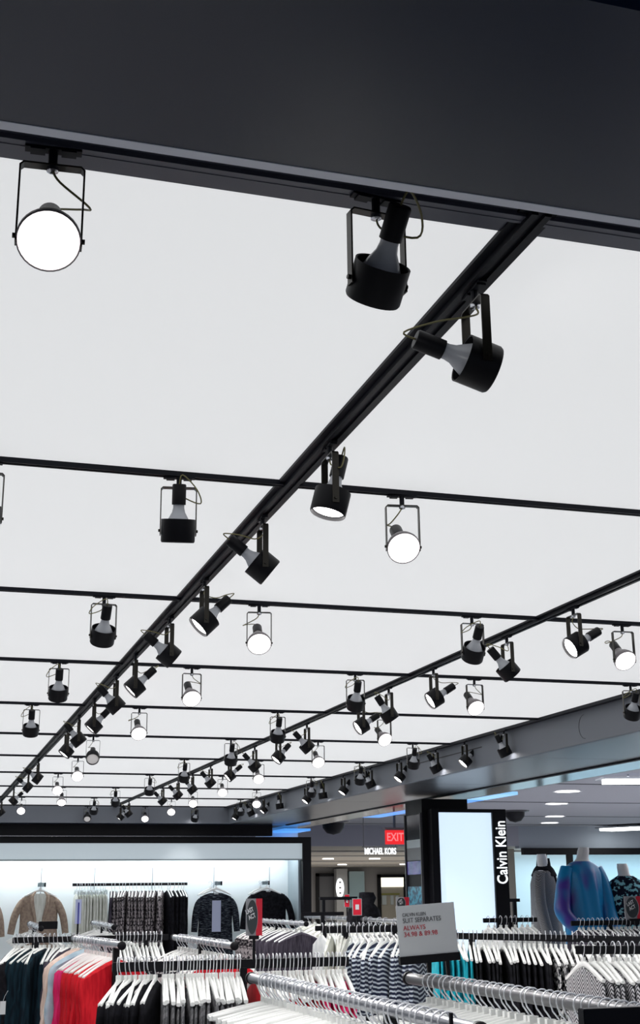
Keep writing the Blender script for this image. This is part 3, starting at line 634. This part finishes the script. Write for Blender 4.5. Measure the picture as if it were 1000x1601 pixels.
# dark draped form behind the red square
def loft_body(rows, n=24):
    rs = []
    for z, cx, cy, a, b in rows: rs.append([(cx+a*cos(2*pi*j/n), cy+b*sin(2*pi*j/n), z) for j in range(n)])
    return MB().rings(rs)
t = thing('draped_bust', 'black hooded coat on a stand behind the red square sign', 'coat', (4.10, 12, 0))
loft_body([(EYE-.015, .0, 0, .03, .03), (EYE-.02, .01, 0, .07, .06), (EYE-.07, .02, 0, .085, .07), (EYE-.12, 0, 0, .08, .08), (EYE-.17, -.02, 0, .15, .1), (EYE-.26, -.02, 0, .17, .11), (EYE-.5, 0, 0, .16, .11), (EYE-.9, 0, 0, .18, .12)]).obj('coat', F_BLK, t, True)
MB().box(-.015, -.015, .02, .015, .015, EYE-.9).obj('pole', BLK, t); MB().lathe([(.001, 0), (.15, 0), (.15, .02), (.001, .02)], 24).obj('base', BLK, t)
# price card
px_, py_ = 1.695, 4.3
t = thing('price_sign', 'white price card in a black holder standing above the front right rail', 'sign', (px_, py_, EYE-.225), R(-4)); t.rotation_euler = (0, R(-3.5), R(-4))
MB().box(-.104, -.003, .018, .104, .003, .178).obj('card', CARD, t)
MB().box(-.104, -.006, .012, .104, .006, .020).obj('holder_lip', CARD, t)
MB().box(-.107, -.012, -.012, .107, .012, .014).obj('holder_bar', BLK, t, bev=.001)
for x in (-.005, .062): MB().box(x-.006, -.006, -.10 if x > 0 else -.16, x+.006, .006, -.012).obj('post', BLK, t)
for txt, zz, sz, m_, sx in (('CALVIN KLEIN', .147, .0165, INKG, .80), ('SUIT SEPARATES', .128, .022, INKG, .86), ('ALWAYS', .104, .022, INKR, .92), ('34.98 & 89.98', .083, .022, INKR, .98)):
    text_mesh(txt, sz, m_, 'lettering', t, Matrix.Translation((-.085, -.0045, zz)) @ FACE, .0005, sx, 'LEFT')
text_mesh('Select styles. Prices as marked.', .007, CARDG, 'lettering', t, Matrix.Translation((-.085, -.0045, .035)) @ FACE, .0003, 1, 'LEFT') if False else None
# small lavender ribbon sign on left back rack
t = thing('topper_sign', 'small blue and white sign on a thin stem standing on the left rack', 'sign', (1.085, 9.25, EYE-.28))
MB().box(-.006, -.004, 0, .006, .004, .08).obj('stem', BLK, t); MB().box(-.02, -.003, .08, .02, .003, .24).obj('card', mat('lavender_card', (.5, .55, .8), .5), t); MB().box(-.004, -.005, .08, .006, -.003, .22).obj('stripe', mat('blue_ink', (.05, .06, .35), .5), t)

# ================================================================== CALVIN KLEIN LIGHTBOX COLUMN
t = thing('lightbox_column', 'black column with a tall glowing screen and vertical white lettering', 'column', (0, 0, 0))
MB().box(4.55, 11.62, 0, 5.02, 12.06, EYE+.83).obj('core', BLK, t)
MB().box(4.60, 11.5, .1, 4.672, 11.62, EYE+.732).box(5.222, 11.5, .1, 5.362, 11.62, EYE+.732).box(4.672, 11.5, EYE+.70, 5.222, 11.62, EYE+.732).box(4.672, 11.56, .1, 5.222, 11.62, EYE+.70).obj('frame', BLK, t, bev=.002)
MB().box(4.672, 11.53, .15, 5.222, 11.56, EYE+.70).obj('screen', SCR, t)['label'] = 'blank glowing pale blue screen'
mx = Matrix.Translation((5.30, 11.494, EYE+.335)) @ FACE @ Matrix.Rotation(R(90), 4, 'Z')
text_mesh('Calvin Klein', .150, WGL, 'lettering', t, mx, .004, .80, off=.0008)['label'] = 'white lettering reading upwards'
def side(z0, z1, m, nm, y0=11.64, y1=12.03): return MB().box(4.542, y0, EYE+z0, 4.55, y1, EYE+z1).obj(nm, m, t)
side(.46, .69, MIRR, 'mirror'); side(.385, .46, mat('silver_panel', (.4, .46, .48), .3), 'upper_panel'); side(.27, .385, mat('grey_panel', (.14, .14, .15), .4), 'middle_panel')
side(.14, .262, VIO, 'violet_screen'); side(-.25, .03, TEAL, 'poster')
MB().box(4.53, 12.04, .3, 4.55, 12.06, EYE+.70).box(4.53, 11.62, .3, 4.55, 11.64, EYE+.70).obj('edge_strip', SOFG, t)

# ================================================================== MANNEQUINS
def mann_common(name, label, x, y, rz):
    t = thing(name, label, 'mannequin', (x, y, 0), rz)
    MB().lathe([(.001, 0), (.19, 0), (.19, .015), (.001, .02)], 28).obj('base', STEEL, t, True)
    MB().lathe([(.014, .015), (.014, .98)], 12, cap=True).obj('pole', STEEL, t, True)
    return t
def mbody(t, zt, s=1.0, lean=0):
    rows = [(zt, lean*1.0, 0, .046*s, .043*s), (zt-.03, lean*.8, .0, .053*s, .05*s), (zt-.09, lean*.4, 0, .053*s, .054*s), (zt-.125, lean*.1, 0, .08*s, .06*s), (zt-.15, 0, 0, .15*s, .075*s), (zt-.19, 0, 0, .185*s, .09*s),
            (zt-.30, 0, 0, .165*s, .11*s), (zt-.45, 0, 0, .135*s, .095*s), (zt-.56, 0, 0, .13*s, .09*s), (zt-.70, 0, 0, .17*s, .11*s), (zt-.85, 0, 0, .16*s, .1*s), (zt-.98, 0, 0, .10*s, .08*s)]
    return loft_body(rows).obj('body', MANW, t, True)
# blue jacket
t = mann_common('mannequin', 'headless white mannequin in a blue satin jacket with painted violet sheen, right', 5.60, 10.5, R(10))
mbody(t, EYE+.345, 1.0, .035)
zt = EYE+.345
rs = []; n = 48
for z, a, b in [(zt-.118, .075, .062), (zt-.135, .12, .075), (zt-.165, .17, .095), (zt-.22, .185, .115), (zt-.35, .18, .13), (zt-.5, .18, .135), (zt-.65, .185, .145), (zt-.80, .19, .15), (zt-.86, .19, .15)]:
    rs.append([(a*cos(q), b*sin(q)+(.010*sin(q*8+z*6) if z < zt-.2 else 0), z) for q in [2*pi*j/n for j in range(n)]])
MB().rings(rs, cap=False).obj('jacket', F_BLUE, t, True)
MB().tube(bend([(-.16, 0, zt-.18), (-.205, -.01, zt-.28), (-.25, -.03, zt-.42), (-.27, -.05, zt-.54), (-.22, -.10, zt-.63), (-.16, -.13, zt-.68)], 4), [.06+.001*i for i in range(11)]+[.072-.002*i for i in range(10)], 16).obj('sleeve', F_BLUE, t, True)
MB().tube(bend([(.15, 0, zt-.18), (.185, -.02, zt-.28), (.205, -.04, zt-.42), (.21, -.06, zt-.56), (.205, -.10, zt-.68), (.19, -.12, zt-.76)], 4), [.062+.0012*i for i in range(21)], 16).obj('sleeve', F_BLUE, t, True)
# grey herringbone, turned sideways
t = mann_common('mannequin', 'headless mannequin in a grey herringbone dress with black collar, left of the blue jacket', 5.48, 11.0, R(50))
zt = EYE+.30; mbody(t, zt, .95, -.06)
rs = []
for z, a, b in [(zt-.135, .10, .075), (zt-.165, .185, .095), (zt-.26, .20, .12), (zt-.42, .18, .125), (zt-.6, .175, .13), (zt-.75, .20, .15), (zt-.95, .23, .17)]:
    rs.append([(a*cos(q), b*sin(q)+.005*sin(q*7+z*5), z) for q in [2*pi*j/n for j in range(n)]])
MB().rings(rs, cap=False).obj('dress', F_HERR, t, True)
for s in (-1, 1): MB().tube(bend([(s*.15, 0, zt-.18), (s*.20, 0, zt-.30), (s*.215, -.01, zt-.45), (s*.20, -.04, zt-.62), (s*.19, -.06, zt-.72)], 4), .05, 14).obj('sleeve', F_HERR, t, True)
rs = []
for z, a, b in [(zt-.035, .060, .058), (zt-.10, .066, .066), (zt-.13, .11, .09), (zt-.185, .155, .115), (zt-.195, .15, .11)]:
    rs.append([(a*cos(q), b*sin(q), z) for q in [2*pi*j/24 for j in range(24)]])
MB().rings(rs, cap=False).obj('collar', F_BLK, t, True)['label'] = 'black draped collar'
MB().tube([(-.08, -.115, zt-.19), (-.07, -.135, zt-.28), (-.04, -.14, zt-.38)], .008, 8).obj('collar_tie', F_BLK, t, True)
# teal print
t = mann_common('mannequin', 'headless white mannequin in a teal and black print top at the right edge', 6.02, 10.5, R(-10))
zt = EYE+.205; mbody(t, zt, .95, -.02)
rs = []
for z, a, b in [(zt-.105, .07, .06), (zt-.14, .13, .085), (zt-.19, .19, .10), (zt-.3, .2, .125), (zt-.5, .19, .13), (zt-.8, .21, .15)]:
    rs.append([(a*cos(q), b*sin(q)+.006*sin(q*7+z*5), z) for q in [2*pi*j/n for j in range(n)]])
MB().rings(rs, cap=False).obj('blouse', F_FLOR, t, True)
for s in (-1, 1): MB().tube(bend([(s*.15, 0, zt-.185), (s*.205, 0, zt-.30), (s*.225, -.02, zt-.48), (s*.22, -.04, zt-.6)], 4), .06, 14).obj('sleeve', F_FLOR, t, True)

# ================================================================== STORE BEYOND
struct('ceiling_store', MB().box(5.24, .9, EYE+1.3, 30, 26, EYE+1.36), STOREC)
sl = MB()
for y in (12.2, 15.2, 18.6, 22.3, 25.2): sl.box(5.3, y, EYE+1.296, 30, y+.09, EYE+1.302)
struct('trim_30', sl, SLOT)
struct('wall_bulkhead', MB().box(4.4, 26, EYE+.885, 12.4, 26.2, EYE+1.4), mat('bulkhead_grey', (.36, .36, .42), .8))
struct('wall_header', MB().box(12.4, 26, EYE+.84, 30, 26.2, EYE+1.4), mat('header_grey', (.36, .40, .46), .8))
struct('ceiling_corridor', MB().box(4.4, 26.2, EYE+.885, 30, 50.2, EYE+.95), BEIGEC)
struct('wall_end', MB().box(4, 50, 0, 30, 50.2, EYE+1.2), GREYW)
struct('wall_right', MB().box(29, -3, 0, 29.2, 50, 3.2), GREYW)
def fixture(name, label, cat, box, m, group=None): return tag(MB().box(*box).obj(name, m), label, cat, group)
def disc(name, label, x, y, z, r):
    t = thing(name, label, 'ceiling light', (x, y, z), 0, 'recessed downlights in the store ceiling')
    MB().lathe([(r, 0), (r+.03, -.006), (r+.03, .0)], 24).obj('ring', WHT, t, True); MB().lathe([(.001, -.004), (r, -.004), (r, 0), (.001, 0)], 24).obj('diffuser', DOWN, t)
for x, y, l in ((9.69, 18.86, 'round downlight nearest in the dark ceiling slots at right'), (11.38, 22.26, 'round downlight on the second ceiling slot at right'), (8.6, 16.4, 'round downlight close to the soffit edge at right'), (12.4, 24.5, 'round downlight farthest by the header at right')): disc('downlight', l, x, y, EYE+1.295, .17)
def linear(label, p, L, ang, w_=.16):
    t = thing('linear_light', label, 'ceiling light', p, ang)
    MB().box(0, -w_/2, 0, L, w_/2, .05).obj('diffuser', TUBE, t); MB().box(-.05, -w_/2-.1, .05, L, w_/2+.1, .07).obj('tray', mat('grey_tray', (.25, .27, .3), .5), t)
    for x in (.3, L-.3): MB().box(x-.01, -.01, .07, x+.01, .01, .11).obj('hanger_rod', STEEL, t)
linear('long bright linear light nearest the grey soffit at right', (7.75, 13.85, EYE+1.185), 6, R(-14))
linear('wide bright linear light lower at the right edge above the mannequins', (14.3, 26-.4, EYE+1.185), 7, R(-62), .5)
def dome(label, x, y, z, r):
    t = thing('dome_camera', label, 'security camera', (x, y, z))
    MB().lathe([(r*1.5, 0), (r*1.4, -.02), (r, -.03)], 24, cap=True).obj('mount', SOFG, t, True)
    MB().lathe([(r, -.03), (r*.95, -.03-r*.4), (r*.6, -.03-r*.85), (.001, -.03-r)], 24).obj('dome', BLK, t, True)
    return t
dome('black dome camera on the ceiling right of the lightbox lettering', 9.85, 20.75, EYE+1.3, .17)
dome('black dome camera hanging beyond the corner of the wall display', 6.0, 19.0, EYE+1.01, .17)
tag(MB().box(5.97, 18.97, EYE+1.01, 6.03, 19.03, EYE+1.3).obj('camera_stem', BLK), 'dark stem between the store ceiling and the dome camera beyond the wall display', 'bracket')
# blue reflections in the glossy fascia, put in as glowing strips
fixture('blue_reflection_strip', 'blue reflection as a glowing strip beside the soffit above the lightbox column', 'light strip', (5.245, 12.3, EYE+.87, 5.50, 15.5, EYE+.90), BLUEL)
fixture('blue_reflection_strip', 'short pale blue reflection as a glowing strip at the right end of the blue one', 'light strip', (5.245, 11.5, EYE+.87, 5.50, 12.25, EYE+.90), BLUEL2)
fixture('blue_reflection_strip', 'blue reflection as a glowing strip above the right corner of the wall display', 'light strip', (4.83, 17.52, EYE+.80, 5.2, 23, EYE+.83), BLUEL)
# EXIT sign
t = thing('exit_sign', 'red glowing exit sign hanging from the ceiling left of the column', 'sign', (5.51, 15, EYE+.61))
MB().box(-.115, -.02, -.08, .115, .02, .085).obj('panel', REDG, t); text_mesh('EXIT', .135, REDW, 'lettering', t, Matrix.Translation((0, -.022, 0)) @ FACE, .002, .78, off=.002)
MB().vf([(-.15, -.05, .115), (.15, -.05, .115), (.15, .05, .115), (-.15, .05, .115), (-.1, -.02, .085), (.1, -.02, .085), (.1, .02, .085), (-.1, .02, .085)], [(0, 1, 2, 3), (4, 7, 6, 5), (0, 4, 5, 1), (1, 5, 6, 2), (2, 6, 7, 3), (3, 7, 4, 0)]).obj('canopy', SOFG, t)
MB().box(-.01, -.01, .115, .01, .01, .69).obj('rod', SOFG, t)
# MICHAEL KORS letters
t = thing('store_sign', 'glowing white shop name in capitals hanging left of the exit sign', 'sign', (7.81, 22, EYE+.655), R(0))
text_mesh('MICHAEL KORS', .155, WGL, 'lettering', t, FACE, .01, .55, off=.001)
MB().box(-.33, .02, .07, .33, .03, .085).obj('support_bar', SOFG, t)
for x in (-.3, .3): MB().box(x-.006, .02, .085, x+.006, .032, .645).obj('rod', SOFG, t)
# shops at the far end
def shopfront(label, x0, x1, ztop, y=49.9, glow=None, inner=None, fr=.12):
    t = thing('shopfront', label, 'shop', ((x0+x1)/2, y, 0)); h = (x1-x0)/2
    MB().box(-h, -.12, 0, -h+fr, 0, ztop).box(h-fr, -.12, 0, h, 0, ztop).box(-h, -.12, ztop-fr, h, 0, ztop).obj('frame', BLK, t)
    MB().box(-h+fr, -.05, 0, h-fr, -.02, ztop-fr).obj('interior', inner or GREYW, t)
    if glow: MB().box(-h+fr, -.10, ztop-fr-glow, h-fr, -.05, ztop-fr).obj('lit_header', CREAMG, t)
    return t
t = shopfront('dark-framed shop entrance at the far end just right of the wall frame', 15.0, 16.2, EYE+.66, inner=mat('shop_brown', (.12, .12, .13), .6))
t = shopfront('bright shop entrance with cream lit header left of the black column', 17.55, 18.75, EYE+.60, glow=.36, inner=mat('shop_beige', (.32, .30, .25), .6))
MB().box(-.46, -.1, EYE-.18, .3, -.05, EYE-.12).obj('shelf', mat('olive_shelf', (.2, .2, .04), .6), t)
for x, w__ in ((-.35, .18), (-.02, .12), (.2, .1)): MB().box(x-w__/2, -.1, EYE-.55, x+w__/2, -.05, EYE-.2).obj('display_panel', mat('pale_panel', (.4, .45, .46), .6), t)
fixture('glass_panel', 'tall pale blue glass panel at the far end between two shops', 'glass panel', (16.32, 49.7, 0, 16.95, 49.9, EYE+.72), BLUEG)
fixture('pillar', 'pale grey pillar at the far end carrying the oval logo', 'pillar', (15.7, 49.4, 0, 16.15, 49.7, EYE+.82), mat('pillar_grey', (.42, .42, .42), .7))
ov = [(15.83+.16*cos(2*pi*j/28), 49.36, EYE+.10+.36*sin(2*pi*j/28)) for j in range(28)]
t = thing('oval_logo', 'glowing white oval emblem on the far pale pillar', 'sign', (0, 0, 0))
MB().rings([ov, [(a, 49.4, c) for a, b, c in ov]]).obj('disc', WGL, t)
for dz in (-.2, 0, .2): MB().box(15.79, 49.34, EYE+.08+dz, 15.87, 49.36, EYE+.14+dz).obj('mark', GREYW, t)
fixture('white_light_strip', 'thin vertical pale glowing strip at the left edge of the black column', 'light strip', (8.46, 22.3, 0, 8.52, 22.4, EYE+.40), WGL)
for x, y, l_ in ((11.2, 36, 'near left'), (12.6, 36, 'near right'), (14.2, 44, 'far left'), (16.5, 44, 'far right')):
    t = thing('downlight', 'small %s downlight in the beige corridor ceiling' % l_, 'ceiling light', (x, y, EYE+.88), 0, 'corridor downlights'); MB().lathe([(.001, -.02), (.16, -.02), (.16, 0), (.001, 0)], 16).obj('diffuser', DOWN, t)
cb = MB()
for y in (29, 33, 39, 45): cb.box(5, y, EYE+.86, 30, y+.5, EYE+.884)
struct('trim_31', cb, mat('corridor_coffer', (.28, .27, .26), .7))
# glazed shop at right behind the mannequins
struct('trim_32', MB().box(12.45, 25.9, EYE+.70, 30, 26.02, EYE+.84), BLK)
struct('wall_store', MB().box(12.45, 29.6, 0, 30, 29.8, EYE+.9), mat('pale_blue_wall', (.42, .56, .62), .5))
struct('window_1', MB().box(13.6, 25.94, 0, 30, 25.96, EYE+.70), mat('clear_pane', (.8, .9, .95), .02, trans=1, spec=.3))
struct('trim_33', MB().box(13.5, 25.9, 0, 13.62, 26.0, EYE+.70).box(12.9, 25.9, 0, 13.0, 26, EYE+.70), BLK)
for x, l_ in ((14.4, 'left'), (15.0, 'middle'), (15.6, 'right')): 
    t = thing('downlight', 'small %s downlight inside the glazed shop at right' % l_, 'ceiling light', (x, 27.6, EYE+.885), 0, 'downlights inside the glazed shop'); MB().lathe([(.001, -.03), (.07, -.03), (.07, 0), (.001, 0)], 16).obj('diffuser', DOWN, t)
fixture('pillar', 'beige pillar with dark top behind the lightbox lettering', 'pillar', (12.3, 27, 0, 12.75, 27.4, EYE+.86), mat('beige_pillar', (.34, .31, .27), .7))
# added area lights without a visible body, brightening the store beyond
def area(name, loc, sx, sy, energy, col=(1, 1, 1), rot=(0, 0, 0)):
    l = bpy.data.lights.new(name, 'AREA'); l.shape = 'RECTANGLE'; l.size = sx; l.size_y = sy; l.energy = energy; l.color = col
    o = bpy.data.objects.new(name, l); COL.objects.link(o); o.location = loc; o.rotation_euler = rot; return o
area('store_fill_light', (12, 15, EYE+1.28), 10, 12, 700, (.95, .95, 1))
area('corridor_fill_light', (14, 38, EYE+.87), 10, 18, 1000, (1, .95, .88))
area('glazed_shop_fill_light', (18, 28, EYE+.86), 9, 2.5, 420, (.85, .95, 1))

for h in HG.values():
    for c in kids[h.name]: bpy.data.objects.remove(c)
    bpy.data.objects.remove(h)


for o in bpy.data.objects:
    if 'label' in o and len(o['label'].replace(',', ' ').split()) > 16: print('LONGLABEL', o.name, o['label'])
